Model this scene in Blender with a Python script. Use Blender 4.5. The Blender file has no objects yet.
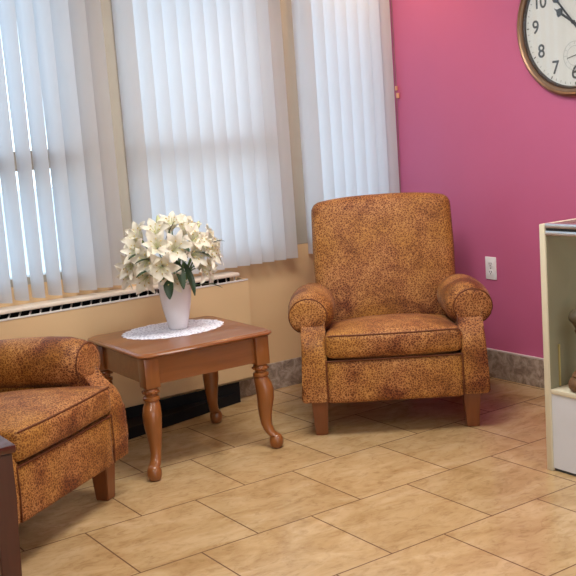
import bpy, bmesh, math, random
from mathutils import Vector, Matrix, Euler
random.seed(7)
PI = math.pi
SC = bpy.context.scene
COL = SC.collection

# ------------------------------------------------------------------ helpers
def link(o, parent=None):
    COL.objects.link(o)
    if parent is not None:
        o.parent = parent
    return o

def obj(name, bm, mat, parent=None, smooth=True, angle=40, loc=None, rot=None):
    me = bpy.data.meshes.new(name)
    bmesh.ops.recalc_face_normals(bm, faces=bm.faces)
    bm.to_mesh(me); bm.free()
    for m in (mat if isinstance(mat, (list, tuple)) else [mat]):
        me.materials.append(m)
    if smooth:
        me.polygons.foreach_set('use_smooth', [True] * len(me.polygons))
        me.set_sharp_from_angle(angle=math.radians(angle))
    o = bpy.data.objects.new(name, me)
    if loc: o.location = loc
    if rot: o.rotation_euler = rot
    return link(o, parent)

def tag(o, label=None, cat=None, group=None, kind=None):
    if label: o['label'] = label
    if cat: o['category'] = cat
    if group: o['group'] = group
    if kind: o['kind'] = kind
    return o

def thing(name, label, cat, loc=(0, 0, 0), rz=0, group=None):
    o = bpy.data.objects.new(name, None)
    o.empty_display_size = .05
    o.location = loc; o.rotation_euler = (0, 0, rz)
    link(o)
    return tag(o, label, cat, group)

def copy_tree(o, parent=None):
    c = o.copy(); COL.objects.link(c); c.parent = parent
    for ch in list(o.children):
        copy_tree(ch, c)
    return c

def box(bm, x0, x1, y0, y1, z0, z1, bev=0, seg=2):
    m = Matrix.Translation(((x0+x1)/2, (y0+y1)/2, (z0+z1)/2)) @ Matrix.Diagonal((abs(x1-x0), abs(y1-y0), abs(z1-z0), 1))
    r = bmesh.ops.create_cube(bm, size=1, matrix=m)
    if bev:
        es = set(e for v in r['verts'] for e in v.link_edges)
        bmesh.ops.bevel(bm, geom=list(es), offset=bev, segments=seg, profile=.5, affect='EDGES')

def boxes(*args, bev=0):
    bm = bmesh.new()
    for a in args: box(bm, *a, bev=bev)
    return bm

def puffy(bm, c, h, r, crown=(0, 0, 0), n=14, M=None, fn=None):
    """rounded box of half size h, edge radius r, faces swelling by crown"""
    t = bmesh.new()
    bmesh.ops.create_cube(t, size=2)
    bmesh.ops.subdivide_edges(t, edges=t.edges[:], cuts=n, use_grid_fill=True)
    for v in t.verts:
        s = v.co.copy()
        # concentrate vertices toward the edges
        s = Vector([math.copysign(1-(1-abs(a))**1.5, a) for a in s])
        p = Vector((s.x*h[0], s.y*h[1], s.z*h[2]))
        q = Vector([max(-(h[i]-r), min(h[i]-r, p[i])) for i in range(3)])
        d = p-q
        if d.length > 1e-9: p = q+d.normalized()*r
        a = [min(1, abs(p[i])/h[i]) for i in range(3)]
        f = [1-x**2.4 for x in a]
        w = Vector((crown[0]*f[1]*f[2]*s.x, crown[1]*f[0]*f[2]*s.y, crown[2]*f[0]*f[1]*s.z))
        p += w
        if fn: p = fn(p)
        p += Vector(c)
        if M: p = M @ p
        v.co = p
    me = bpy.data.meshes.new('tmp'); t.to_mesh(me); t.free(); bm.from_mesh(me); bpy.data.meshes.remove(me)

def loft(bm, rings, closed=True, cap=True):
    vs = [[bm.verts.new(p) for p in r] for r in rings]
    n = len(rings[0])
    for a, b in zip(vs[:-1], vs[1:]):
        for i in range(n if closed else n-1):
            j = (i+1) % n
            bm.faces.new((a[i], a[j], b[j], b[i]))
    if cap and closed:
        bm.faces.new(vs[0]); bm.faces.new(vs[-1])
    return vs

def lathe(bm, prof, c=(0, 0, 0), n=32, cap=True):
    rings = [[(c[0]+r*math.cos(2*PI*i/n), c[1]+r*math.sin(2*PI*i/n), c[2]+z) for i in range(n)] for r, z in prof]
    loft(bm, rings, True, cap)

def tube(bm, pts, r, n=8, cap=True):
    pts = [Vector(p) for p in pts]
    rings = []
    up0 = Vector((0, 0, 1))
    for i, p in enumerate(pts):
        t = (pts[min(i+1, len(pts)-1)]-pts[max(i-1, 0)]).normalized()
        a = t.cross(up0 if abs(t.z) < .95 else Vector((1, 0, 0))).normalized()
        b = t.cross(a).normalized()
        rr = r[i] if isinstance(r, (list, tuple)) else r
        rings.append([p+a*(rr*math.cos(2*PI*k/n))+b*(rr*math.sin(2*PI*k/n)) for k in range(n)])
    loft(bm, rings, True, cap)

def prism(bm, pts, axis, a, b, bev=0, seg=3):
    """2D outline extruded along axis (0,1,2) from a to b"""
    def mk(p, t):
        if axis == 0: return (t, p[0], p[1])
        if axis == 1: return (p[0], t, p[1])
        return (p[0], p[1], t)
    r0 = [bm.verts.new(mk(p, a)) for p in pts]
    r1 = [bm.verts.new(mk(p, b)) for p in pts]
    n = len(pts)
    f = [bm.faces.new(r0), bm.faces.new(r1)]
    for i in range(n):
        bm.faces.new((r0[i], r0[(i+1) % n], r1[(i+1) % n], r1[i]))
    if bev:
        es = set(e for ff in f for e in ff.edges)
        bmesh.ops.bevel(bm, geom=list(es), offset=bev, segments=seg, profile=.5, affect='EDGES')

# ------------------------------------------------------------------ materials
class NT:
    def __init__(s, name):
        s.m = bpy.data.materials.new(name); s.m.use_nodes = True
        s.t = s.m.node_tree; s.t.nodes.clear()
        s.out = s.n('ShaderNodeOutputMaterial')
    def n(s, typ, **kw):
        nd = s.t.nodes.new(typ)
        for k, v in kw.items():
            if k in nd.inputs.keys() if isinstance(k, str) else False:
                nd.inputs[k].default_value = v
            else:
                setattr(nd, k, v)
        return nd
    def l(s, a, b): s.t.links.new(a, b)
    def coords(s, scale=(1, 1, 1), loc=(0, 0, 0), rot=(0, 0, 0), kind='Object'):
        tc = s.n('ShaderNodeTexCoord'); mp = s.n('ShaderNodeMapping')
        mp.inputs['Scale'].default_value = scale; mp.inputs['Location'].default_value = loc; mp.inputs['Rotation'].default_value = rot
        s.l(tc.outputs[kind], mp.inputs['Vector']); return mp.outputs['Vector']
    def noise(s, vec, scale, detail=4, rough=.55, dist=0):
        nd = s.n('ShaderNodeTexNoise'); nd.inputs['Scale'].default_value = scale; nd.inputs['Detail'].default_value = detail
        nd.inputs['Roughness'].default_value = rough; nd.inputs['Distortion'].default_value = dist
        s.l(vec, nd.inputs['Vector']); return nd.outputs['Fac']
    def ramp(s, fac, stops, interp='LINEAR'):
        r = s.n('ShaderNodeValToRGB'); e = r.color_ramp.elements; r.color_ramp.interpolation = interp
        while len(e) < len(stops): e.new(.5)
        for el, (p, c) in zip(e, stops):
            el.position = p; el.color = (*c, 1) if len(c) == 3 else c
        s.l(fac, r.inputs['Fac']); return r.outputs['Color']
    def mix(s, fac, a, b, typ='MIX'):
        m = s.n('ShaderNodeMix'); m.data_type = 'RGBA'; m.blend_type = typ
        for sock, v in ((m.inputs[0], fac), (m.inputs[6], a), (m.inputs[7], b)):
            if hasattr(v, 'type') and hasattr(v, 'links'): s.l(v, sock)
            elif isinstance(v, (int, float)): sock.default_value = v
            else: sock.default_value = (*v, 1)
        return m.outputs[2]
    def bsdf(s, color, rough=.5, spec=.5, metal=0, bump=None, bstr=.2, bdist=.01, coat=0, sheen=0):
        b = s.n('ShaderNodeBsdfPrincipled')
        if hasattr(color, 'links'): s.l(color, b.inputs['Base Color'])
        else: b.inputs['Base Color'].default_value = (*color, 1)
        if hasattr(rough, 'links'): s.l(rough, b.inputs['Roughness'])
        else: b.inputs['Roughness'].default_value = rough
        b.inputs['Specular IOR Level'].default_value = spec; b.inputs['Metallic'].default_value = metal
        b.inputs['Coat Weight'].default_value = coat; b.inputs['Sheen Weight'].default_value = sheen
        if sheen: b.inputs['Sheen Roughness'].default_value = .4
        if bump is not None:
            bp = s.n('ShaderNodeBump'); bp.inputs['Strength'].default_value = bstr; bp.inputs['Distance'].default_value = bdist
            s.l(bump, bp.inputs['Height']); s.l(bp.outputs['Normal'], b.inputs['Normal'])
        s.l(b.outputs[0], s.out.inputs['Surface']); return b

def simple(name, color, rough=.5, spec=.5, metal=0, var=.06, scale=8, bstr=0):
    t = NT(name); v = t.coords()
    f = t.noise(v, scale)
    c = t.ramp(f, [(.3, tuple(x*(1-var) for x in color)), (.7, tuple(min(1, x*(1+var)) for x in color))])
    t.bsdf(c, rough, spec, metal, bump=t.noise(v, 160, 2) if bstr else None, bstr=bstr, bdist=.002)
    return t.m

def fabric():
    t = NT('leopard_fabric'); v = t.coords()
    d = t.n('ShaderNodeTexNoise'); d.inputs['Scale'].default_value = 60; d.inputs['Detail'].default_value = 3; t.l(v, d.inputs['Vector'])
    vv = t.mix(.022, v, d.outputs['Color'], 'ADD')
    vo = t.n('ShaderNodeTexVoronoi'); vo.feature = 'DISTANCE_TO_EDGE'; vo.inputs['Scale'].default_value = 92; vo.inputs['Randomness'].default_value = 1
    t.l(vv, vo.inputs['Vector'])
    patch = t.noise(v, 7, 3, .55, .4)
    tone = t.noise(v, 3.2, 2, .5)
    net = t.ramp(patch, [(.37, (.23, .070, .018)), (.47, (.42, .175, .056)), (.63, (.53, .255, .090))])
    net = t.mix(t.ramp(tone, [(.42, (0, 0, 0)), (.62, (.6, .6, .6))]), net, (.46, .22, .030))
    spot = t.ramp(patch, [(.37, (.070, .014, .004)), (.5, (.135, .038, .009)), (.63, (.185, .062, .014))])
    spot = t.mix(t.ramp(tone, [(.42, (0, 0, 0)), (.62, (.6, .6, .6))]), spot, (.20, .072, .010))
    f = t.ramp(vo.outputs['Distance'], [(.03, (0, 0, 0)), (.15, (1, 1, 1))])
    c = t.mix(f, net, spot)
    t.bsdf(c, .6, .3, bump=t.noise(v, 380, 2), bstr=.25, bdist=.002, sheen=.04)
    return t.m

def wood(name, c0, c1, rough=.3, axis='X', coat=.2, s=1.0):
    t = NT(name)
    sc = {'X': (3, 34, 34), 'Y': (34, 3, 34), 'Z': (34, 34, 3)}[axis]
    v = t.coords(scale=tuple(x*s for x in sc))
    f = t.noise(v, 1.0, 6, .6, .6)
    v2 = t.coords()
    g = t.noise(v2, 5, 2)
    c = t.ramp(f, [(.3, c0), (.7, c1)])
    c = t.mix(.3, c, t.ramp(g, [(.3, c0), (.7, c1)]))
    t.bsdf(c, rough, .5, bump=f, bstr=.06, bdist=.002, coat=coat)
    return t.m

M = {}
M['fabric'] = fabric()
M['piping'] = simple('dark_piping', (.12, .036, .011), .7, .3, var=.2, scale=60)
M['foot'] = wood('reddish_foot_wood', (.14, .040, .012), (.23, .072, .021), .32, 'Z')
M['oak'] = wood('honey_oak', (.185, .058, .013), (.285, .098, .023), .28, 'X', .35)
M['oakz'] = wood('honey_oak_upright', (.185, .058, .013), (.285, .098, .023), .30, 'Z', .3)
M['cherry'] = wood('dark_cherry_wood', (.050, .012, .007), (.085, .022, .011), .22, 'X', .5)
M['cherryz'] = wood('dark_cherry_wood_upright', (.050, .012, .007), (.085, .022, .011), .28, 'Z', .4)
M['tan'] = simple('tan_wall_paint', (.68, .47, .26), .6, .35, var=.03, scale=2, bstr=.03)
M['coverpaint'] = simple('tan_cover_paint', (.68, .48, .27), .5, .4, var=.03, scale=2)
M['pink'] = simple('raspberry_wall_paint', (.50, .118, .245), .5, .4, var=.025, scale=2, bstr=.03)
M['white'] = simple('white_ceiling_paint', (.82, .80, .76), .8, .2, var=.02)
M['cream_wall'] = simple('cream_wall_paint', (.50, .44, .37), .7, .3, var=.02)
M['frame'] = simple('beige_window_frame_paint', (.38, .35, .29), .5, .4, var=.03)
M['sill'] = simple('cream_sill', (.74, .66, .56), .35, .5, var=.05, scale=14)
M['vane'] = simple('pale_grille_metal', (.70, .68, .66), .35, .5, var=.03)
M['black'] = simple('black_heater_and_floor_shade', (.006, .006, .007), .6, .2, var=.2)  # heater black, also the colour of the floor shade wedge
M['caulk'] = simple('pale_caulk_bead', (.62, .55, .54), .5, .4)
M['cream'] = simple('cream_case_laminate', (.62, .57, .43), .45, .4, var=.03)
M['olive'] = simple('olive_case_lining', (.25, .235, .155), .6, .3, var=.05, scale=5)
M['grey'] = simple('pale_grey_case_panel', (.59, .62, .68), .35, .5, var=.03)
M['alu'] = simple('brushed_aluminium_rail', (.80, .82, .82), .28, .5, 1, var=.04, scale=40)
M['groove'] = simple('dark_rail_groove', (.05, .055, .06), .5, .3)
M['brass'] = simple('brass_shelf_standard', (.62, .50, .22), .35, .5, .7)
M['ceramic'] = simple('white_glazed_ceramic', (.80, .78, .80), .12, .5, var=.02)
M['bronze'] = simple('aged_bronze_rim', (.30, .185, .11), .32, .5, .75, var=.15, scale=14)
M['bronze_dark'] = simple('dark_inner_bezel', (.06, .035, .022), .4, .4, .3)
M['face'] = simple('white_clock_face', (.78, .76, .80), .5, .3, var=.02)
M['ink'] = simple('grey_clock_ink', (.10, .10, .115), .6, .2)
M['inkpale'] = simple('pale_grey_clock_ink', (.42, .43, .47), .6, .2)
M['hand'] = simple('dark_steel_hand', (.055, .055, .07), .4, .4)
M['plate'] = simple('white_outlet_plastic', (.82, .82, .84), .3, .5, var=.01)
M['slot'] = simple('dark_outlet_slot', (.03, .035, .04), .5, .3)
M['petal'] = simple('ivory_lily_petal', (.86, .83, .72), .5, .35, var=.05, scale=30)
M['anther'] = simple('yellow_lily_anther', (.56, .44, .18), .6, .3)
M['leaf'] = simple('dark_green_leaf', (.014, .042, .016), .35, .5, var=.3, scale=30)
M['stem'] = simple('green_stem', (.10, .18, .05), .5, .4)
M['bud'] = simple('pale_green_bud', (.62, .66, .36), .5, .4, var=.1, scale=20)
M['wicker'] = simple('brown_woven_wicker', (.13, .065, .028), .55, .4, var=.4, scale=60)
M['bust'] = simple('dark_brown_ornament', (.07, .055, .03), .45, .4, var=.35, scale=40)
M['ground'] = simple('pale_concrete', (.72, .70, .66), .9, .2, var=.1, scale=3)
M['cordm'] = simple('red_brown_cord', (.30, .13, .10), .5, .4)
M['clipm'] = simple('orange_plastic_clip', (.72, .38, .22), .4, .5)

def petal_mat():
    t = NT('ivory_lily_petal_skin'); v = t.coords()
    c = t.ramp(t.noise(v, 26, 3), [(.3, (.80, .76, .62)), (.7, (.90, .88, .80))])
    d = t.n('ShaderNodeBsdfDiffuse'); t.l(c, d.inputs['Color'])
    tr = t.n('ShaderNodeBsdfTranslucent'); t.l(c, tr.inputs['Color'])
    mx = t.n('ShaderNodeMixShader'); mx.inputs[0].default_value = .3
    t.l(d.outputs[0], mx.inputs[1]); t.l(tr.outputs[0], mx.inputs[2]); t.l(mx.outputs[0], t.out.inputs[0])
    return t.m
M['petal'] = petal_mat()

def slat_mat():
    t = NT('translucent_white_slat')
    v = t.coords()
    c = t.ramp(t.noise(v, 3, 2), [(.3, (.80, .80, .80)), (.7, (.84, .84, .84))])
    d = t.n('ShaderNodeBsdfDiffuse'); d.inputs['Color'].default_value = (.62, .62, .63, 1)
    tr = t.n('ShaderNodeBsdfTranslucent'); t.l(c, tr.inputs['Color'])
    mx = t.n('ShaderNodeMixShader'); mx.inputs[0].default_value = .55
    t.l(d.outputs[0], mx.inputs[1]); t.l(tr.outputs[0], mx.inputs[2]); t.l(mx.outputs[0], t.out.inputs[0])
    return t.m
M['slat'] = slat_mat()

def glass_mat(name, tint=(1, 1, 1), refl=.08):
    t = NT(name)
    tr = t.n('ShaderNodeBsdfTransparent'); tr.inputs[0].default_value = (*tint, 1)
    gl = t.n('ShaderNodeBsdfGlossy'); gl.inputs['Roughness'].default_value = .02
    lw = t.n('ShaderNodeLayerWeight'); lw.inputs['Blend'].default_value = .5
    pw = t.n('ShaderNodeMath'); pw.operation = 'POWER'; pw.inputs[1].default_value = 5; t.l(lw.outputs['Facing'], pw.inputs[0])
    ma = t.n('ShaderNodeMath'); ma.operation = 'MULTIPLY_ADD'; ma.inputs[1].default_value = .9; ma.inputs[2].default_value = .03; t.l(pw.outputs[0], ma.inputs[0])
    mx = t.n('ShaderNodeMixShader')
    t.l(ma.outputs[0], mx.inputs[0]); t.l(tr.outputs[0], mx.inputs[1]); t.l(gl.outputs[0], mx.inputs[2])
    t.l(mx.outputs[0], t.out.inputs[0]); return t.m
M['glass'] = glass_mat('clear_window_glass')
M['caseglass'] = glass_mat('clear_case_glass', (.96, .98, .96))

def lace_mat():
    t = NT('white_lace'); v = t.coords()
    vo = t.n('ShaderNodeTexVoronoi'); vo.feature = 'DISTANCE_TO_EDGE'; vo.inputs['Scale'].default_value = 62
    t.l(v, vo.inputs['Vector'])
    c = t.ramp(vo.outputs['Distance'], [(.06, (.86, .88, .96)), (.30, (.48, .48, .58))])
    t.bsdf(c, .8, .2, bump=vo.outputs['Distance'], bstr=.4, bdist=.002); return t.m
M['lace'] = lace_mat()

TL, TW, TX, TY = .4594, .4545, -2.0975, -1.6335
def floor_mat():
    t = NT('travertine_floor_tile')
    v = t.coords(loc=(-TX-.5*TL+40*TL, -TY+20*TW, 0))
    br = t.n('ShaderNodeTexBrick'); br.offset = .5; br.offset_frequency = 2; br.squash = 1
    br.inputs['Scale'].default_value = 1; br.inputs['Mortar Size'].default_value = .0032; br.inputs['Mortar Smooth'].default_value = .3
    br.inputs['Brick Width'].default_value = TL; br.inputs['Row Height'].default_value = TW; br.inputs['Bias'].default_value = 0
    br.inputs['Color1'].default_value = (0, 0, 0, 1); br.inputs['Color2'].default_value = (1, 1, 1, 1); br.inputs['Mortar'].default_value = (.5, .5, .5, 1)
    t.l(v, br.inputs['Vector'])
    w = t.coords(scale=(1, 1.7, 1), rot=(0, 0, .5))
    n1 = t.noise(w, 4.2, 8, .62, .8)
    n2 = t.noise(w, 16, 6, .65, 1.2)
    base = t.ramp(n1, [(.28, (.355, .220, .095)), (.5, (.47, .322, .160)), (.72, (.56, .41, .235))])
    vein = t.ramp(n2, [(.33, (.74, .69, .63)), (.5, (1, 1, 1)), (.7, (1.06, 1.06, 1.05))])
    c = t.mix(.75, base, vein, 'MULTIPLY')
    tone = t.ramp(br.outputs['Color'], [(0, (.93, .92, .90)), (1, (1.05, 1.05, 1.05))])
    c = t.mix(1, c, tone, 'MULTIPLY')
    c = t.mix(br.outputs['Fac'], c, (.16, .085, .045))
    inv = t.n('ShaderNodeMath'); inv.operation = 'SUBTRACT'; inv.inputs[0].default_value = 1; t.l(br.outputs['Fac'], inv.inputs[1])
    r = t.ramp(n2, [(.3, (.27, .27, .27)), (.7, (.17, .17, .17))])
    t.bsdf(c, r, .5, bump=inv.outputs[0], bstr=.35, bdist=.003)
    return t.m
M['floor'] = floor_mat()

def stone_mat():
    t = NT('mottled_stone_baseboard'); v = t.coords()
    n1 = t.noise(v, 20, 8, .7, .6); n2 = t.noise(v, 4, 4)
    c = t.ramp(n1, [(.40, (.13, .09, .065)), (.5, (.33, .265, .21)), (.60, (.56, .48, .41))])
    c = t.mix(.4, c, t.ramp(n2, [(.3, (.25, .18, .13)), (.7, (.40, .34, .29))]))
    t.bsdf(c, .3, .5); return t.m
M['stone'] = stone_mat()

# ------------------------------------------------------------------ the setting
XW, YW, H = -7.0, -7.0, 2.62          # far left end, near end, ceiling
def struct(name, bm, mat, parent=None, smooth=False):
    o = obj(name, bm, mat, parent, smooth=smooth)
    if parent is None: o['kind'] = 'structure'
    return o

struct('floor', boxes((XW-.15, .15, YW-.15, .15, -.12, 0)), M['floor'])
struct('ceiling', boxes((XW-.15, .15, YW-.15, .15, H, H+.12)), M['white'])
struct('wall_right', boxes((0, .15, YW-.15, .15, 0, H)), M['pink'])
struct('wall_back', boxes((XW-.15, 0, YW-.15, YW, 0, H)), M['cream_wall'])
struct('wall_far', boxes((XW-.15, XW, YW, 0, 0, H)), M['cream_wall'])
WB, WT = .77, 2.42
struct('wall_left', boxes((XW, 0, 0, .15, 0, WB), (XW, 0, 0, .15, WT, H), (XW, -4.1, 0, .15, WB, WT), (-.05, 0, 0, .15, WB, WT)), M['tan'])

# baseboards: stone tile skirting with a pale bead on top
b = struct('baseboard_left', boxes((XW, 0, -.012, 0, 0, .147), bev=.002), M['stone'])
b = struct('baseboard_right', boxes((-.012, 0, YW, 0, 0, .147), bev=.002), M['stone'])
obj('bead', boxes((-.013, 0, YW, 0, .147, .156), bev=.002), M['caulk'], b, smooth=False)

# windows: mullion posts, and three glazed frames between them
posts = [(-1.875, -1.655), (-.835, -.62)]
for i, (a, c) in enumerate(posts):
    struct('trim_%d' % (i+1), boxes((a, c, .0, .13, WB, WT), bev=.004), M['frame'])
wins = [(-4.1, -1.875, True), (-1.655, -.835, True), (-.62, -.05, False)]
for i, (a, c, tr) in enumerate(wins):
    fw = .03
    bm = boxes((a, a+fw, .01, .09, WB, WT), (c-fw, c, .01, .09, WB, WT), (a, c, .01, .09, WB, WB+.035), (a, c, .01, .09, WT-.05, WT))
    if tr: box(bm, a, c, .0, .09, 1.295, 1.385)
    w = struct('window_%d' % (i+1), bm, M['frame'])
    obj('glass', boxes((a+fw, c-fw, .05, .056, WB+.03, WT-.05)), M['glass'], w, smooth=False)
struct('ground', boxes((-30, 30, .16, 40, -.5, -.4)), M['ground'])

# ------------------------------------------------------------------ vertical blinds
def slat_mesh(w, z0, z1, twist=0):
    bm = bmesh.new(); n = 8
    rows = []
    for j in range(13):
        z = z0+(z1-z0)*j/12
        q = math.radians(-twist*(1-j/12)); c, si = math.cos(q), math.sin(q)
        row = []
        for i in range(n+1):
            x, y = w*(i/n-.5), -.013*(1-(2*i/n-1)**2)
            row.append(bm.verts.new((x*c-y*si, x*si+y*c, z)))
        rows.append(row)
    for r0, r1 in zip(rows[:-1], rows[1:]):
        for i in range(n): bm.faces.new((r0[i], r0[i+1], r1[i+1], r1[i]))
    return bm
BZ0, BZ1 = .712, 2.36
def blind(xs, ang, jit, label, loose=False):
    xm = (xs[0]+xs[-1])/2
    t = thing('vertical_blind', label, 'blind', (xm, -.055, BZ1), 0, 'vertical blinds on the window wall')
    base = None
    for k, x in enumerate(xs):
        if loose:                                            # slats that hang a little open and twisted
            tw = random.uniform(8, 17) if x < -2.0 else 0
            o = obj('slat', slat_mesh(.096 if x < -2.0 else .108, BZ0-BZ1, -.002, tw), M['slat'], t, angle=60)
        elif base is None:
            o = base = obj('slat', slat_mesh(.108, BZ0-BZ1, -.002), M['slat'], t, angle=60)
        else:
            o = base.copy(); COL.objects.link(o); o.parent = t
        o.location = (x-xm, 0, 0); o.rotation_euler = (0, 0, math.radians(ang+random.uniform(-jit, jit)))
    obj('headrail', boxes((xs[0]-xm-.05, xs[-1]-xm+.05, -.022, .022, 0, .035), bev=.003), M['plate'], t)
    return t
def seq(a, b, n): return [a+(b-a)*i/(n-1) for i in range(n)]
blind(seq(-3.03, -1.825, 16), -53, 2.5, 'white vertical blind at the left, with bright slits of daylight between its slats', True)
blind(seq(-1.665, -.822, 12), -51, 2, 'white vertical blind in the middle, hanging behind the vase of lilies')
rb = blind(seq(-.625, -.085, 8), -51, 2, 'white vertical blind at the right, ending at the pink wall behind the armchair')
ox = -(-.625-.085)/2
bm = bmesh.new()
tube(bm, [(-.012+ox, -.012, -.05), (-.010+ox, -.012, -.7), (-.010+ox, -.005, -1.2), (-.010+ox, .0, -1.38)], .0022, 6)
cd = obj('control_cord', bm, M['cordm'], rb)
bm = boxes((-.018+ox, -.006+ox, -.022, -.006, -.79, -.765), (-.018+ox, -.006+ox, -.034, -.016, -.835, -.805), bev=.003)
obj('cord_clip', bm, M['clipm'], cd)

# ------------------------------------------------------------------ heater cover under the window
hc = thing('heater_cover', 'long tan heater cover below the blinds with slotted grille along its top', 'heater cover', (-2.6, -.05, 0))
def hx(x): return x+2.6
def hy(y): return y+.05
R_ = -1.117
obj('cover_panel', boxes((hx(-4.2), hx(R_), hy(-.1), hy(-.088), .115, .645), (hx(R_-.012), hx(R_), hy(-.09), hy(-.013), .115, .645),
                         (hx(-4.2), hx(R_), hy(-.1), hy(-.013), .115, .125)), M['coverpaint'], hc, smooth=False)
obj('sill_board', boxes((hx(-4.2), hx(R_-.05), hy(-.108), hy(-.001), .668, .686), bev=.006), M['sill'], hc)
gr = obj('grille', boxes((hx(-4.2), hx(R_), hy(-.104), hy(-.094), .638, .6465), bev=.002), M['vane'], hc)
bm = bmesh.new()
x = -4.15
while x < R_-.05:
    v = [bm.verts.new((hx(x+a), hy(y), z)) for a, y, z in ((0, -.1, .6465), (.008, -.1, .6465), (.052, -.02, .668), (.044, -.02, .668))]
    bm.faces.new(v); 
    v2 = [bm.verts.new((hx(x+a), hy(y), z)) for a, y, z in ((0, -.1, .643), (.008, -.1, .643), (.052, -.02, .6645), (.044, -.02, .6645))]
    bm.faces.new(v2)
    for i in range(4): bm.faces.new((v[i], v[(i+1) % 4], v2[(i+1) % 4], v2[i]))
    x += .05
obj('vane', bm, M['vane'], gr, smooth=False)
obj('inner_duct', boxes((hx(-4.2), hx(R_-.02), hy(-.085), hy(-.014), .15, .632), (hx(-4.2), hx(R_-.06), hy(-.018), hy(-.014), .63, .668)), M['black'], hc, smooth=False)
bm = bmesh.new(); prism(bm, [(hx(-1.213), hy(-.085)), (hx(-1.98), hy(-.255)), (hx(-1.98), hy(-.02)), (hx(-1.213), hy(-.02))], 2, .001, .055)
obj('floor_shade_wedge', bm, M['black'], hc, smooth=False)  # shade on the floor before the heater, built as a low black wedge
obj('toe_recess', boxes((hx(-4.2), hx(-1.212), hy(-.088), hy(-.013), .001, .115)), M['black'], hc, smooth=False)

# ------------------------------------------------------------------ armchairs
def make_chair(label, loc, rz):
    t = thing('armchair', label, 'armchair', loc, rz, 'matching brown patterned armchairs')
    F, P = M['fabric'], M['piping']
    # feet
    for sx in (-1, 1):
        for yy, back in ((.032, 0), (.62, 1)):
            bm = bmesh.new(); rings = []
            for z, s in ((0, .026), (.004, .028), (.178, .039)):
                lean = (back*.05)*(1-z/.178)
                rings.append([(sx*.345+a*s, yy+lean+b*s, z) for a, b in ((-1, -1), (1, -1), (1, 1), (-1, 1))])
            loft(bm, rings)
            bmesh.ops.bevel(bm, geom=bm.edges[:], offset=.003, segments=2, affect='EDGES')
            obj('foot', bm, M['foot'], t)
    # base box behind the front panel
    bm = bmesh.new(); puffy(bm, (0, .36, .245), (.31, .36, .095), .02, n=6)
    obj('base', bm, F, t)
    bm = bmesh.new(); puffy(bm, (0, -.025, .258), (.303, .03, .098), .014, (0, .006, 0), n=10)
    fp = obj('front_panel', bm, F, t)
    # seat cushion, crowned
    bm = bmesh.new()
    def fn(p):
        p.z += .014-.05*(p.y+.285)/.57
        return p
    puffy(bm, (0, .215, .413), (.303, .285, .056), .026, (0, .012, .040), n=18, fn=fn)
    edge = []
    for i in range(21):
        x = -.29+.58*i/20
        near = [v.co for v in bm.verts if abs(v.co.x-x) < .032]
        e = max(near, key=lambda c: c.z*.9-c.y)
        edge.append(Vector((x, e.y, e.z)))
    for _ in range(3):
        edge = [edge[0]]+[(edge[i-1]+edge[i]+edge[i+1])/3 for i in range(1, 20)]+[edge[-1]]
    sc = obj('seat_cushion', bm, F, t)
    bm = bmesh.new()
    tube(bm, [e+Vector((0, -.0012, .0012)) for e in edge], .0036, 6)
    obj('piping', bm, P, sc)
    bm = bmesh.new()
    tube(bm, [(-.3+.6*i/20, -.055-.004*(1-(i/10-1)**2), .357) for i in range(21)], .0045, 6)
    obj('piping', bm, P, sc)
    # arms
    for sx in (-1, 1):
        bm = bmesh.new()
        # lower arm: side profile extruded across, soft edges
        prof = [(-.052, .170), (-.056, .25), (-.056, .37), (-.051, .41), (-.030, .445), (.02, .475), (.065, .50), (.075, .56), (.55, .56), (.72, .56), (.74, .50), (.74, .170)]
        a, b = sx*.300, sx*.412
        prism(bm, prof, 0, min(a, b), max(a, b), bev=.02, seg=3)
        for v in bm.verts:                                   # foot of the panel flares outwards
            if abs(v.co.x) > .36: v.co.x += sx*.016*max(0, (.32-v.co.z)/.17)
        # the roll
        n = 28; cx, cz, sb = sx*.357, .551, .052
        rings = []
        for y, r, dz in ((.012, .020, -.008), (.009, .066, -.008), (.012, .082, -.007), (.021, .090, -.006), (.05, .101, -.002), (.10, .108, .0), (.2, .111, -.002), (.35, .111, -.008), (.46, .108, -.014), (.53, .09, -.018), (.56, .05, -.02), (.565, .02, -.02)):
            rings.append([(cx+sx*(.018 if y < .05 else .004)+r*1.0*math.cos(2*PI*i/n), y+sb*(1-y/.565), cz+dz+r*.93*math.sin(2*PI*i/n)) for i in range(n)])
        loft(bm, rings)
        arm = obj('arm', bm, F, t, angle=50)
        bm = bmesh.new()
        tube(bm, [(cx+sx*.018+.087*math.cos(q), .0155+sb, cz-.006+.081*math.sin(q)) for q in [math.radians(-62+i*12) for i in range(26)]], .0034, 6)
        obj('piping', bm, P, arm)
        bm = bmesh.new()
        tube(bm, [(sx*.304, -.053, .168), (sx*.304, -.057, .26), (sx*.304, -.056, .36)], .004, 6)
        obj('piping', bm, P, arm)
    # back, leaning
    tilt = math.radians(13)
    Mx = Matrix.Translation((0, .545, .36)) @ Matrix.Rotation(-tilt, 4, 'X')
    bm = bmesh.new()
    def fb(p):
        q = (p.z+.345)/.69                                  # 0 bottom .. 1 top
        p.x *= .97+.03*min(1, q*1.6)-.015*max(0, q-.55)/.45
        if q > .6: p.z -= .016*(abs(p.x)/.33)**3*(q-.6)/.4
        return p
    puffy(bm, (.012, .07, .345), (.360, .085, .346), .045, (0, .03, .012), n=18, M=Mx, fn=fb)
    bk = obj('backrest', bm, F, t)
    return t
chair = make_chair('brown leopard patterned armchair standing in the corner before the pink wall', (-.987, -1.087, 0), math.radians(-36.8))
c2 = copy_tree(chair)
c2.location = (-2.614, -1.126, 0); c2.rotation_euler = (0, 0, math.radians(35))
c2['label'] = 'brown leopard patterned armchair left of the oak table, cut by the photo edge'

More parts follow.
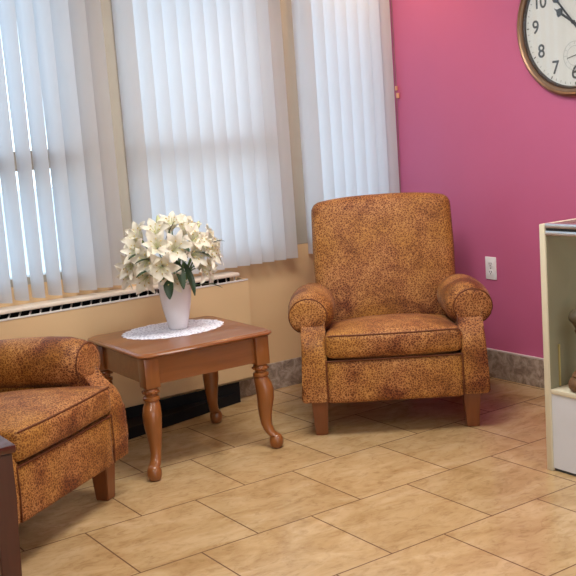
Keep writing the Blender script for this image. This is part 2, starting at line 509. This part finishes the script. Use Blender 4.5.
# ------------------------------------------------------------------ oak end table
TT = .535
tb = thing('end_table', 'honey oak end table with turned curved legs, carrying the vase of lilies', 'table', (-1.80, -.585, 0), math.radians(-1.2))
hw, hd = .325, .30
def top_outline(g, cut=.035):
    w, d = hw-g, hd-g
    pts = []
    for sx, sy in ((1, -1), (1, 1), (-1, 1), (-1, -1)):
        # each corner: small scalloped clip
        a = [(w, d-cut), (w-.008, d-cut*.62), (w-cut*.38, d-cut*.38), (w-cut*.62, d-.008), (w-cut, d)]
        if sx*sy < 0: a = a[::-1]
        pts += [(sx*x, sy*y) for x, y in a]
    return pts
bm = bmesh.new()
loft(bm, [[(x, y, z) for x, y in top_outline(g)] for g, z in ((.022, TT-.024), (.006, TT-.019), (.0, TT-.012), (.002, TT-.006), (.009, TT-.004), (.013, TT))])
obj('tabletop', bm, M['oak'], tb, angle=30)
lx, ly = hw-.058, hd-.058
ap = boxes((-lx, lx, -ly-.012, -ly+.010, .395, TT-.024), (-lx, lx, ly-.010, ly+.012, .395, TT-.024),
           (-lx-.012, -lx+.010, -ly, ly, .395, TT-.024), (lx-.010, lx+.012, -ly, ly, .395, TT-.024))
obj('apron', ap, M['oak'], tb, smooth=False)
def leg_bm(sx, sy):
    bm = bmesh.new()
    box(bm, sx*lx-.033, sx*lx+.033, sy*ly-.033, sy*ly+.033, .385, TT-.024, bev=.003)
    prof = [(.385, .020, 0), (.380, .024, 0), (.372, .027, 0), (.362, .027, 0), (.356, .021, 0), (.350, .021, 0), (.344, .029, 0), (.334, .029, 0), (.328, .024, 0),
            (.318, .027, 0), (.30, .031, .003), (.27, .033, .006), (.23, .031, .006), (.19, .0275, .004), (.15, .0235, .003), (.11, .020, .004), (.08, .019, .009), (.06, .021, .018)]
    n = 20; rings = []
    for z, r, o in prof:
        r *= 1.22; o *= 1.5
        rings.append([(sx*(lx+o)+r*math.cos(2*PI*i/n), sy*(ly+o)+r*math.sin(2*PI*i/n), z) for i in range(n)])
    loft(bm, rings)
    # scroll foot
    prof = [(.0, .018), (.003, .023), (.014, .029), (.03, .032), (.045, .030), (.058, .024), (.066, .012)]
    lathe(bm, [(r, z) for z, r in prof], (sx*(lx+.034), sy*(ly+.034), 0), 20)
    return bm
for sx, sy in ((-1, -1), (1, -1), (1, 1), (-1, 1)):
    leg = obj('leg', leg_bm(sx, sy), M['oakz'], tb)
    bm = bmesh.new()                                  # carved ring of reeds
    for k in range(10):
        q = 2*PI*k/10
        lathe(bm, [(.002, -.006), (.006, -.003), (.006, .003), (.002, .006)], (sx*lx+.033*math.cos(q), sy*ly+.033*math.sin(q), .367), 6)
    obj('carved_ring', bm, M['oakz'], leg)

# lace doily
bm = bmesh.new()
N = 144
def rr(i): return 1-.045*abs(math.sin(i*2*PI/N*12))**.6*0-.05*(1-abs(math.sin(i*2*PI/N*14)))
rings = []
for k, (s, z) in enumerate(((.0, .0022), (.5, .0024), (.85, .0022), (.95, .003), (1.0, .0012))):
    s = max(s, .02)
    rings.append([((.245*s*(rr(i) if s > .9 else 1))*math.cos(2*PI*i/N), (.192*s*(rr(i) if s > .9 else 1))*math.sin(2*PI*i/N), z+(.0009*math.sin(i*.7) if s > .8 else 0)) for i in range(N)])
loft(bm, [[(x*.999, y*.999, .0003) for x, y, z in rings[-1]]]+rings[::-1], True, True)
o = obj('doily', bm, M['lace'], None, loc=(-1.765, -.475, TT))
tag(o, 'white scalloped lace doily lying under the vase on the oak table', 'doily')

# vase
VX, VY = -1.742, -.482
bm = bmesh.new()
lathe(bm, [(.030, .0), (.041, .0), (.044, .004), (.051, .04), (.063, .09), (.070, .135), (.074, .175), (.073, .205), (.072, .211), (.069, .209), (.069, .18), (.065, .13), (.056, .08), (.045, .03), (.02, .02)], (0, 0, 0), 40)
o = obj('vase', bm, M['ceramic'], None, loc=(VX, VY, TT+.0035))
tag(o, 'plain white tapered ceramic vase holding the lilies on the oak table', 'vase')

# ------------------------------------------------------------------ lilies
def petal(bm, L, W, az, wave, openness):
    """recurved petal growing along +Z then bending outwards; az around Z"""
    nu, nv = 6, 9
    rows = []
    ph = random.uniform(0, 6)
    for j in range(nv+1):
        t = j/nv
        wdt = W*(math.sin(PI*min(1, t*.93+.07))**.75)*(1-.12*t)
        th = openness*(.25+1.05*t**1.2)                    # tilt from axis
        row = []
        # centre line integrated
        z = r = 0
        for k in range(j):
            tk = (k+.5)/nv; a = openness*(.25+1.05*tk**1.2)
            z += L/nv*math.cos(a); r += L/nv*math.sin(a)
        for i in range(nu+1):
            s = 2*i/nu-1
            lift = .22*wdt*abs(s)**1.6+wave*math.sin(ph+7*t+2*s)*abs(s)*t
            px = .004+r-lift*math.cos(th)*.9
            pz = z+lift*math.sin(th)*.9
            py = s*wdt
            c, n_ = math.cos(az), math.sin(az)
            row.append(bm.verts.new((px*c-py*n_, px*n_+py*c, pz)))
        rows.append(row)
    for a, b in zip(rows[:-1], rows[1:]):
        for i in range(nu): bm.faces.new((a[i], a[i+1], b[i+1], b[i]))
def bloom_bm(sz, op):
    bm = bmesh.new()
    for k in range(6):
        petal(bm, sz*random.uniform(.93, 1.05), sz*(.20 if k % 2 else .25), k*PI/3+random.uniform(-.08, .08), .006, op*random.uniform(.9, 1.12))
    return bm
def stamens(sz):
    bs = bmesh.new(); an = bmesh.new()
    for k in range(6):
        az = k*PI/3+.5
        e = Vector((math.cos(az)*sz*.26, math.sin(az)*sz*.26, sz*.62))
        tube(bs, [(0, 0, .004), (e.x*.35, e.y*.35, sz*.35), e], .0011, 5)
        m = Matrix.Translation(e) @ Matrix.Rotation(az, 4, 'Z') @ Matrix.Diagonal((.006, .003, .003, 1))
        bmesh.ops.create_icosphere(an, subdivisions=1, radius=1, matrix=m)
    tube(bs, [(0, 0, .004), (0, 0, sz*.7)], .0015, 5)
    return bs, an
def leaf_mesh(bm, p0, d, L, W, droop):
    """lanceolate leaf from p0 along d with droop; slightly folded"""
    d = d.normalized(); side = d.cross(Vector((0, 0, 1)))
    side = side.normalized() if side.length > .05 else Vector((1, 0, 0))
    up = side.cross(d).normalized()
    n = 9; rows = []
    p = Vector(p0); dd = d.copy()
    for j in range(n+1):
        t = j/n; w = W*math.sin(PI*(t*.94+.03))**.8
        rows.append([bm.verts.new(p+side*(s*w)+up*(abs(s)*w*.35)) for s in (-1, -.5, 0, .5, 1)])
        dd = (dd+Vector((0, 0, -droop/n))).normalized(); p = p+dd*(L/n)
        up = side.cross(dd).normalized()
    for a, b in zip(rows[:-1], rows[1:]):
        for i in range(4): bm.faces.new((a[i], a[i+1], b[i+1], b[i]))

BC = Vector((VX-.025, VY, .868))       # centre of the bouquet
MOUTH = Vector((VX, VY, TT+.20))
# direction toward the room (viewer side) is -Y, slightly -X
#   (dx, dy, dz) on the unit ball, bloom size, openness, label
blooms = [
 ((-.62, -.10, .72), .085, .95, 'white lily bloom at the upper left of the bouquet, below the bud'),
 ((.02, -.30, .95), .095, 1.1, 'white lily bloom at the top centre of the bouquet'),
 ((.45, -.15, .85), .085, 1.05, 'white lily bloom at the upper right of the bouquet, before the blind'),
 ((.78, -.35, .42), .090, 1.1, 'white lily bloom at the right shoulder of the bouquet'),
 ((.90, -.30, -.05), .092, 1.1, 'cream lily bloom farthest right in the bouquet'),
 ((.58, -.72, .05), .098, 1.2, 'cream lily bloom facing the room, right of the dark leaves'),
 ((.30, -.80, .50), .098, 1.2, 'large white lily bloom facing the room at upper centre right'),
 ((-.18, -.88, .30), .102, 1.2, 'large white lily bloom facing the room above the dark leaves'),
 ((-.50, -.72, .45), .092, 1.15, 'white lily bloom facing the room at upper centre left'),
 ((-.45, -.80, -.15), .100, 1.2, 'white lily bloom facing the room, left of the dark leaves'),
 ((-.80, -.42, .30), .088, 1.1, 'white lily bloom at the left shoulder of the bouquet, beside slim leaves'),
 ((-.93, -.30, -.08), .088, 1.1, 'white lily bloom farthest left in the bouquet'),
 ((-.72, -.52, -.45), .095, 1.15, 'white lily bloom drooping at the lower left of the bouquet'),
 ((-.25, -.75, -.55), .090, 1.15, 'white lily bloom hanging low over the left of the vase rim'),
 ((.62, -.55, -.48), .090, 1.1, 'cream lily bloom drooping at the lower right of the bouquet'),
 ((-.38, -.42, .85), .088, 1.1, 'white lily bloom just left of the top centre of the bouquet'),
 ((.22, -.58, .82), .090, 1.1, 'white lily bloom just below the top of the bouquet, right of centre'),
 ((.78, -.58, .18), .088, 1.15, 'cream lily bloom at the right, tucked below the shoulder bloom'),
 ((-.72, -.24, .52), .082, 1.0, 'white lily bloom at the far upper left of the bouquet'),
 ((-.72, -.66, .06), .094, 1.15, 'white lily bloom at the left facing the room between slim leaves'),
 ((.42, -.74, -.34), .092, 1.15, 'cream lily bloom right of the hanging dark leaves, low in front'),
 ((.88, -.08, .30), .082, 1.05, 'white lily bloom at the far right, against the blind'),
 ((-.92, -.12, -.38), .086, 1.1, 'white lily bloom at the far lower left, over the heater sill'),
 ((.22, -.95, .08), .092, 1.2, 'white lily bloom facing the room just above the hanging dark leaves'),
 ((.52, -.80, .28), .090, 1.15, 'white lily bloom facing the room, right of the bouquet centre'),
 ((.30, .55, .70), .085, 1.0, 'white lily bloom at the back of the bouquet, toward the blind'),
 ((-.35, .60, .55), .085, 1.0, 'white lily bloom at the back left of the bouquet'),
 ((.55, .70, .10), .085, 1.0, 'white lily bloom behind the bouquet, low toward the window'),
]
for k, (d, sz, op, lab) in enumerate(blooms):
    d = Vector(d).normalized()
    base = BC+Vector((d.x*.19, d.y*.14, d.z*.125))
    face = Vector((d.x, d.y-.12, d.z*.85+.12)).normalized()
    t = thing('lily', lab, 'flower', base, 0, 'white lilies in the vase')
    rot = face.to_track_quat('Z', 'Y').to_euler()
    bl = obj('bloom', bloom_bm(sz*1.06, op), M['petal'], t, angle=80, rot=rot)
    bs, an = stamens(sz)
    st = obj('stamen', bs, M['bud'], bl)
    obj('anther', an, M['anther'], st)
    bm = bmesh.new()
    e = MOUTH-base+Vector((d.x*.035, d.y*.035, -.03))
    m1 = -face*.05; m2 = e+Vector((d.x*.02, d.y*.02, .06))
    pts = []
    for i in range(9):
        s = i/8
        pts.append(m1*3*s*(1-s)**2+m2*3*s*s*(1-s)+e*s**3)
    tube(bm, pts, .0028, 6)
    obj('stem', bm, M['stem'], t)
# buds on top
for d, L, lab in (((-.22, -.25, 1.0), .062, 'closed pale lily bud standing up at the top left of the bouquet'),
                  ((.16, -.05, 1.05), .055, 'closed pale lily bud at the very top of the bouquet'),
                  ((.70, -.2, .75), .05, 'closed pale lily bud at the right of the bouquet top')):
    d = Vector(d); base = BC+Vector((d.x*.20, d.y*.15, d.z*.135))
    t = thing('lily_bud', lab, 'flower bud', base, 0, 'lily buds in the vase')
    bm = bmesh.new(); lathe(bm, [(.003, 0), (.009, .012), (.0125, .028), (.010, L*.75), (.003, L)], (0, 0, 0), 12)
    obj('bud', bm, M['bud'], t, rot=Vector((d.x*.6, d.y*.6, 1)).to_track_quat('Z', 'Y').to_euler())
    bm = bmesh.new(); e = MOUTH-base+Vector((0, 0, -.03))
    tube(bm, [(0, 0, 0), e*.35+Vector((d.x*.04, 0, 0)), e], .0026, 6)
    obj('stem', bm, M['stem'], t)
# leaves
leaves = [
 ((-.02, -.115, .86), (-.05, -.6, -.35), .15, .021, 1.6, 'dark green leaf hanging down the front of the vase, middle one'),
 ((.02, -.11, .85), (.10, -.5, -.6), .17, .019, 1.2, 'dark green leaf hanging down the right of the vase front'),
 ((-.06, -.11, .80), (-.25, -.55, -.5), .12, .022, 1.4, 'dark green leaf hanging down the left of the vase front'),
 ((.05, -.125, .88), (.45, -.5, .15), .11, .020, .9, 'broad dark green leaf between the front lily blooms'),
 ((.0, -.12, .90), (.05, -.6, .3), .09, .018, 1.0, 'small dark green leaf above the vase front leaves'),
 ((-.11, -.11, .87), (-.8, -.25, .22), .12, .013, .5, 'slim dark green leaf pointing left, upper one'),
 ((-.12, -.12, .83), (-.85, -.3, .05), .12, .014, .4, 'slim dark green leaf pointing left, lower one'),
 ((-.05, -.10, .94), (.35, -.2, .8), .10, .012, .2, 'slim dark green leaf pointing up at the bouquet top'),
 ((.15, -.10, .90), (.6, -.4, .35), .09, .012, .6, 'slim dark green leaf at the right of the bouquet'),
 ((.10, -.12, .73), (.75, -.35, .1), .10, .013, .7, 'slim dark green leaf sticking out low at the right of the vase'),
 ((-.15, -.08, .90), (-.7, -.3, .1), .10, .012, .5, 'slim dark green leaf at the left shoulder of the bouquet'),
]
for p, d, L, W, dr, lab in leaves:
    base = Vector((VX+p[0]-.035, VY+p[1]-.01, p[2]+.01))
    t = thing('lily_leaf', lab, 'leaf', base, 0, 'green leaves in the bouquet')
    bm = bmesh.new(); leaf_mesh(bm, (0, 0, 0), Vector(d), L, W, dr)
    obj('blade', bm, M['leaf'], t, angle=80)
    bm = bmesh.new(); e = MOUTH-base+Vector((p[0]*.25, p[1]*.25, -.03))
    m1 = -Vector(d).normalized()*.04
    tube(bm, [m1*3*s*(1-s)**2+(e+Vector((0, 0, .06)))*3*s*s*(1-s)+e*s**3 for s in [i/6 for i in range(7)]], .002, 6)
    obj('stalk', bm, M['stem'], t)

# ------------------------------------------------------------------ dark side table at the left edge
DX, DY, DZ = -3.02, -1.96, .62
dt = thing('side_table', 'dark cherry wood side table at the lower left edge, in front of an armchair', 'table', (DX-.30, DY+.21, 0))
obj('tabletop', boxes((-.30, .30, -.21, .21, DZ-.022, DZ), bev=.005), M['cherry'], dt)
obj('apron', boxes((-.27, .27, -.185, -.165, DZ-.13, DZ-.022), (-.27, .27, .165, .185, DZ-.13, DZ-.022), (-.27, -.25, -.17, .17, DZ-.13, DZ-.022), (.25, .27, -.17, .17, DZ-.13, DZ-.022)), M['cherry'], dt, smooth=False)
for sx in (-1, 1):
    for sy in (-1, 1):
        bm = bmesh.new()
        cx, cy = sx*.258, sy*.168
        loft(bm, [[(cx-sx*o+a*s, cy-sy*o+b*s, z) for a, b in ((-1, -1), (1, -1), (1, 1), (-1, 1))] for z, s, o in ((0, .024, .010), (DZ-.14, .032, 0), (DZ-.022, .032, 0))])
        bmesh.ops.bevel(bm, geom=bm.edges[:], offset=.004, segments=2, affect='EDGES')
        lg = obj('leg', bm, M['cherryz'], dt)

# ------------------------------------------------------------------ display case
CX, CY0, CY1, CXB = -.915, -1.905, -3.1, -.42
dc = thing('display_case', 'cream display case with aluminium rails and pale grey base by the pink wall', 'display case', ((CX+CXB)/2, (CY0+CY1)/2, 0))
ox_, oy_ = (CX+CXB)/2, (CY0+CY1)/2
def cb(x0, x1, y0, y1, z0, z1): return (x0-ox_, x1-ox_, min(y0, y1)-oy_, max(y0, y1)-oy_, z0, z1)
TK = .028
sp = obj('side_panel', boxes(cb(CX, CXB, CY0-TK, CY0, 0, .972), bev=.003), M['cream'], dc)
obj('lining', boxes(cb(CX+.006, CXB-.012, CY0-TK-.003, CY0-TK, .33, .93)), M['olive'], sp, smooth=False)
obj('shelf_standard', boxes(cb(CX+.05, CX+.058, CY0-TK-.007, CY0-TK-.003, .335, .50)), M['brass'], sp, smooth=False)
sp2 = obj('side_panel', boxes(cb(CX, CXB, CY1, CY1+TK, 0, .972), bev=.003), M['cream'], dc)
obj('back_panel', boxes(cb(CXB-.012, CXB, CY0-TK, CY1+TK, 0, .965)), M['olive'], dc, smooth=False)
obj('deck', boxes(cb(CX+.004, CXB-.012, CY0-TK, CY1+TK, .312, .330), bev=.002), M['cream'], dc)
obj('base_panel', boxes(cb(CX+.008, CX+.022, CY0-TK, CY1+TK, .012, .312)), M['grey'], dc, smooth=False)
obj('kick_strip', boxes(cb(CX+.014, CX+.024, CY0-TK, CY1+TK, .0, .012)), M['groove'], dc, smooth=False)
rl = obj('top_rail', boxes(cb(CX, CX+.02, CY0-TK, CY1+TK, .958, .976), cb(CX, CX+.02, CY0-TK, CY1+TK, .930, .948), bev=.003), M['alu'], dc)
obj('rail_groove', boxes(cb(CX+.008, CX+.02, CY0-TK, CY1+TK, .946, .960)), M['groove'], rl, smooth=False)
obj('top_glass', boxes(cb(CX+.02, CXB, CY0-TK, CY1+TK, .966, .972)), M['caseglass'], dc, smooth=False)
# things inside
t = thing('ornament', 'dark brown carved ornament with wide foot and rounded top inside the display case', 'ornament', (-.845, -2.045, .3305))
bm = bmesh.new(); lathe(bm, [(.03, 0), (.052, .002), (.060, .014), (.062, .03), (.054, .048), (.045, .055), (.047, .062), (.036, .075), (.022, .10), (.018, .16), (.02, .20), (.034, .235)], (0, 0, 0), 28)
obj('pedestal', bm, M['wicker'], t)
bm = bmesh.new(); lathe(bm, [(.026, .235), (.040, .262), (.053, .276), (.056, .288), (.050, .302), (.038, .314), (.022, .324), (.008, .330)], (0, 0, 0), 28)
obj('rounded_top', bm, M['bust'], t)

# ------------------------------------------------------------------ outlet on the pink wall
ot = thing('wall_outlet', 'white electrical outlet on the pink wall beside the armchair', 'outlet', (0, -.745, .595))
bm = boxes((-.006, -.0005, -.0385, .0385, -.0605, .0605), bev=.0025)
pl = obj('cover_plate', bm, M['plate'], ot)
for s in (1, -1):
    bm = bmesh.new()
    prism(bm, [(.017*math.cos(a), s*.022+max(-.013, min(.013, .017*math.sin(a)))) for a in [2*PI*i/24 for i in range(24)]], 0, -.0085, -.005)
    sk = obj('socket', bm, M['plate'], ot)
    obj('slot', boxes((-.0092, -.0084, -.0085, -.0055, s*.022-.001, s*.022+.008), (-.0092, -.0084, .0055, .0085, s*.022-.001, s*.022+.008), (-.0092, -.0084, -.0025, .0025, s*.022-.0095, s*.022-.0045)), M['slot'], sk, smooth=False)
bm = bmesh.new(); prism(bm, [(.003*math.cos(a), .003*math.sin(a)) for a in [2*PI*i/12 for i in range(12)]], 0, -.0072, -.005)
obj('screw', bm, M['slot'], ot)

# ------------------------------------------------------------------ wall clock
KY, KZ, KR = -1.342, 1.790, .343
ck = thing('wall_clock', 'large round wall clock with bronze rim and white face on the pink wall', 'clock', (0, KY, KZ))
def ring_x(bm, prof, n=96):
    """prof: list of (r, x) revolve about X axis"""
    rings = [[(x, r*math.cos(2*PI*i/n), r*math.sin(2*PI*i/n)) for i in range(n)] for r, x in prof]
    rings.append(rings[0])
    vs = [[bm.verts.new(p) for p in r] for r in rings[:-1]]
    vs.append(vs[0])
    for a, b in zip(vs[:-1], vs[1:]):
        for i in range(n): bm.faces.new((a[i], a[(i+1) % n], b[(i+1) % n], b[i]))
bm = bmesh.new()
ring_x(bm, [(KR, -.001), (KR, -.012), (KR-.006, -.024), (KR-.016, -.030), (KR-.024, -.026), (KR-.030, -.028), (KR-.038, -.026), (KR-.044, -.014), (KR-.044, -.001)])
rim = obj('rim', bm, M['bronze'], ck)
bm = bmesh.new(); ring_x(bm, [(KR-.040, -.022), (KR-.045, -.023), (KR-.053, -.012), (KR-.053, -.006), (KR-.040, -.006)])
obj('bezel', bm, M['bronze_dark'], rim)
bm = bmesh.new(); prism(bm, [((KR-.037)*math.cos(a), (KR-.037)*math.sin(a)) for a in [2*PI*i/96 for i in range(96)]], 0, -.008, -.002)
fc = obj('clock_face', bm, M['face'], ck, smooth=False)
def text(name, s, size, y, z, mat, parent, x=-.0086):
    cu = bpy.data.curves.new(name, 'FONT'); cu.body = s; cu.size = size; cu.align_x = 'CENTER'; cu.align_y = 'CENTER'; cu.extrude = .0003; cu.offset = .0012; cu.space_character = .9
    tmp = bpy.data.objects.new('tmp', cu); COL.objects.link(tmp)
    dg = bpy.context.evaluated_depsgraph_get()
    me = bpy.data.meshes.new_from_object(tmp.evaluated_get(dg))
    bpy.data.objects.remove(tmp)
    # text x -> -Y, text y -> +Z, facing -X
    for v in me.vertices:
        a, b, c = v.co; v.co = (-c, -a, b)
    me.materials.clear(); me.materials.append(mat)
    o = bpy.data.objects.new(name, me); o.location = (x, y, z)
    return link(o, parent)
for h in range(1, 13):
    a = math.radians(90-30*h); r = .230
    text('numeral', str(h), .088, -r*math.cos(a), r*math.sin(a), M['ink'], fc)
bm = bmesh.new()
for k in range(60):
    a = 2*PI*k/60; r0 = .272; r1 = .282 if k % 5 else .286; w = .0011 if k % 5 else .0028
    c, s = math.cos(a), math.sin(a)
    v = [bm.verts.new((-.0085, r*c-q*s, r*s+q*c)) for r, q in ((r0, -w), (r1, -w), (r1, w), (r0, w))]
    bm.faces.new(v)
obj('minute_track', bm, M['ink'], fc, smooth=False)
sd = bmesh.new()
for r0 in (.066, .046):
    ring_x(sd, [(r0, -.0083), (r0, -.0090), (r0-.0016, -.0090), (r0-.0016, -.0083)], 48)
for k in range(12):
    a = 2*PI*k/12
    v = [sd.verts.new((-.0088, r*math.cos(a)-q*math.sin(a), r*math.sin(a)+q*math.cos(a))) for r, q in ((.052, -.001), (.063, -.001), (.063, .001), (.052, .001))]
    sd.faces.new(v)
SDY, SDZ = 0.0, -.152
sub = obj('seconds_dial', sd, M['inkpale'], fc, smooth=False, loc=(0, SDY, SDZ))
def hand(name, ang, L, tail, w, x, parent, oy=0, oz=0, spade=True):
    """clock angle in degrees clockwise from 12"""
    a = math.radians(ang)
    if spade: pts = [(-w*.5, -tail), (w*.5, -tail), (w*.45, L*.58), (w*1.9, L*.66), (w*1.5, L*.76), (w*.4, L*.84), (0, L), (-w*.4, L*.84), (-w*1.5, L*.76), (-w*1.9, L*.66), (-w*.45, L*.58)]
    else: pts = [(-w*.5, -tail), (w*.5, -tail), (w*.35, L), (-w*.35, L)]
    bm = bmesh.new()
    q = []
    for u, v in pts:                                    # u to the reader's right, v up
        rx = u*math.cos(a)+v*math.sin(a); rz = -u*math.sin(a)+v*math.cos(a)
        q.append((oy-rx, oz+rz))
    prism(bm, q, 0, x-.0012, x)
    return obj(name, bm, M['hand'], parent, smooth=False)
hand('hour_hand', 304, .135, .05, .012, -.0125, ck)
hand('minute_hand', 320, .225, .075, .010, -.0150, ck)
hand('second_hand', 258, .044, .014, .004, -.0098, sub, 0, 0, False)
bm = bmesh.new(); prism(bm, [(.009*math.cos(a), .009*math.sin(a)) for a in [2*PI*i/20 for i in range(20)]], 0, -.018, -.008)
obj('hub', bm, M['hand'], ck)
bm = bmesh.new(); prism(bm, [((KR-.040)*math.cos(a), (KR-.040)*math.sin(a)) for a in [2*PI*i/96 for i in range(96)]], 0, -.0215, -.0195)
obj('cover_glass', bm, M['caseglass'], ck, smooth=False)

# ------------------------------------------------------------------ light
def area(name, loc, size, power, color, rot=(0, 0, 0), sy=None):
    l = bpy.data.lights.new(name, 'AREA'); l.energy = power; l.color = color; l.size = size
    if sy: l.shape = 'RECTANGLE'; l.size_y = sy
    o = bpy.data.objects.new(name, l); o.location = loc; o.rotation_euler = rot; return link(o)
area('ceiling_panel_light', (-1.75, -1.6, 2.6), 1.2, 54, (1, .96, .90), sy=.6)
area('ceiling_panel_light', (-1.4, -4.2, 2.6), 1.2, 35, (1, .97, .92), sy=.6)
area('ceiling_panel_light', (-4.4, -3.6, 2.6), 1.2, 35, (1, .97, .92), sy=.6)
l = bpy.data.lights.new('corner_downlight', 'SPOT'); l.energy = 24; l.color = (1, .60, .27); l.spot_size = math.radians(130); l.spot_blend = .8; l.shadow_soft_size = .05
o = bpy.data.objects.new('corner_downlight', l); o.location = (-.42, -.36, 2.58); link(o)

area('added_cool_fill', (-3.4, YW+.06, 1.35), 3.4, 60, (.80, .90, 1), (PI/2, 0, 0), 2.2)  # added cool fill lamp before the solid back wall, no opening there
w = bpy.data.worlds.new('daylight'); SC.world = w; w.use_nodes = True
nt = w.node_tree; nt.nodes.clear()
out = nt.nodes.new('ShaderNodeOutputWorld'); bg = nt.nodes.new('ShaderNodeBackground')
tc = nt.nodes.new('ShaderNodeTexCoord'); sx = nt.nodes.new('ShaderNodeSeparateXYZ'); rp = nt.nodes.new('ShaderNodeValToRGB')
nt.links.new(tc.outputs['Generated'], sx.inputs[0]); nt.links.new(sx.outputs['Z'], rp.inputs[0])
e = rp.color_ramp.elements
e[0].position = 0; e[0].color = (.68, .86, 1, 1); e[1].position = .7; e[1].color = (.50, .74, 1, 1)
sd_ = nt.nodes.new('ShaderNodeValToRGB'); mp_ = nt.nodes.new('ShaderNodeMapRange'); mp_.inputs['From Min'].default_value = -1; mp_.inputs['From Max'].default_value = 1
nt.links.new(sx.outputs['X'], mp_.inputs['Value']); nt.links.new(mp_.outputs[0], sd_.inputs[0])
q = sd_.color_ramp.elements; q[0].position = .35; q[0].color = (.30, .30, .32, 1); q[1].position = .92; q[1].color = (1, 1, 1, 1)
mm = nt.nodes.new('ShaderNodeMix'); mm.data_type = 'RGBA'; mm.blend_type = 'MULTIPLY'; mm.inputs[0].default_value = 1
nt.links.new(rp.outputs[0], mm.inputs[6]); nt.links.new(sd_.outputs[0], mm.inputs[7])
nt.links.new(mm.outputs[2], bg.inputs['Color']); bg.inputs['Strength'].default_value = 5.0
nt.links.new(bg.outputs[0], out.inputs[0])

# ------------------------------------------------------------------ camera
cam = bpy.data.cameras.new('camera'); cam.sensor_width = 36; cam.lens = 63.173; cam.clip_start = .05
co = bpy.data.objects.new('camera', cam)
Rv = Vector((0.82251444, -0.56417345, -0.0719605)); Uv = Vector((0.14589941, 0.08701186, 0.98546552)); Fv = Vector((0.54971207, 0.82105862, -0.15388109))
mt = Matrix((Rv, Uv, -Fv)).transposed().to_4x4(); mt.translation = (-3.84216, -4.53927, 1.39183)
co.matrix_world = mt; link(co); SC.camera = co

vs = SC.view_settings
vs.view_transform = 'Standard'; vs.look = 'None'; vs.exposure = 0; vs.gamma = 1; vs.use_curve_mapping = False
SC.cycles.use_denoising = True
SC.cycles.max_bounces = 10; SC.cycles.diffuse_bounces = 5; SC.cycles.transparent_max_bounces = 12
SC.cycles.caustics_reflective = False; SC.cycles.caustics_refractive = False
SC.cycles.sample_clamp_indirect = 6
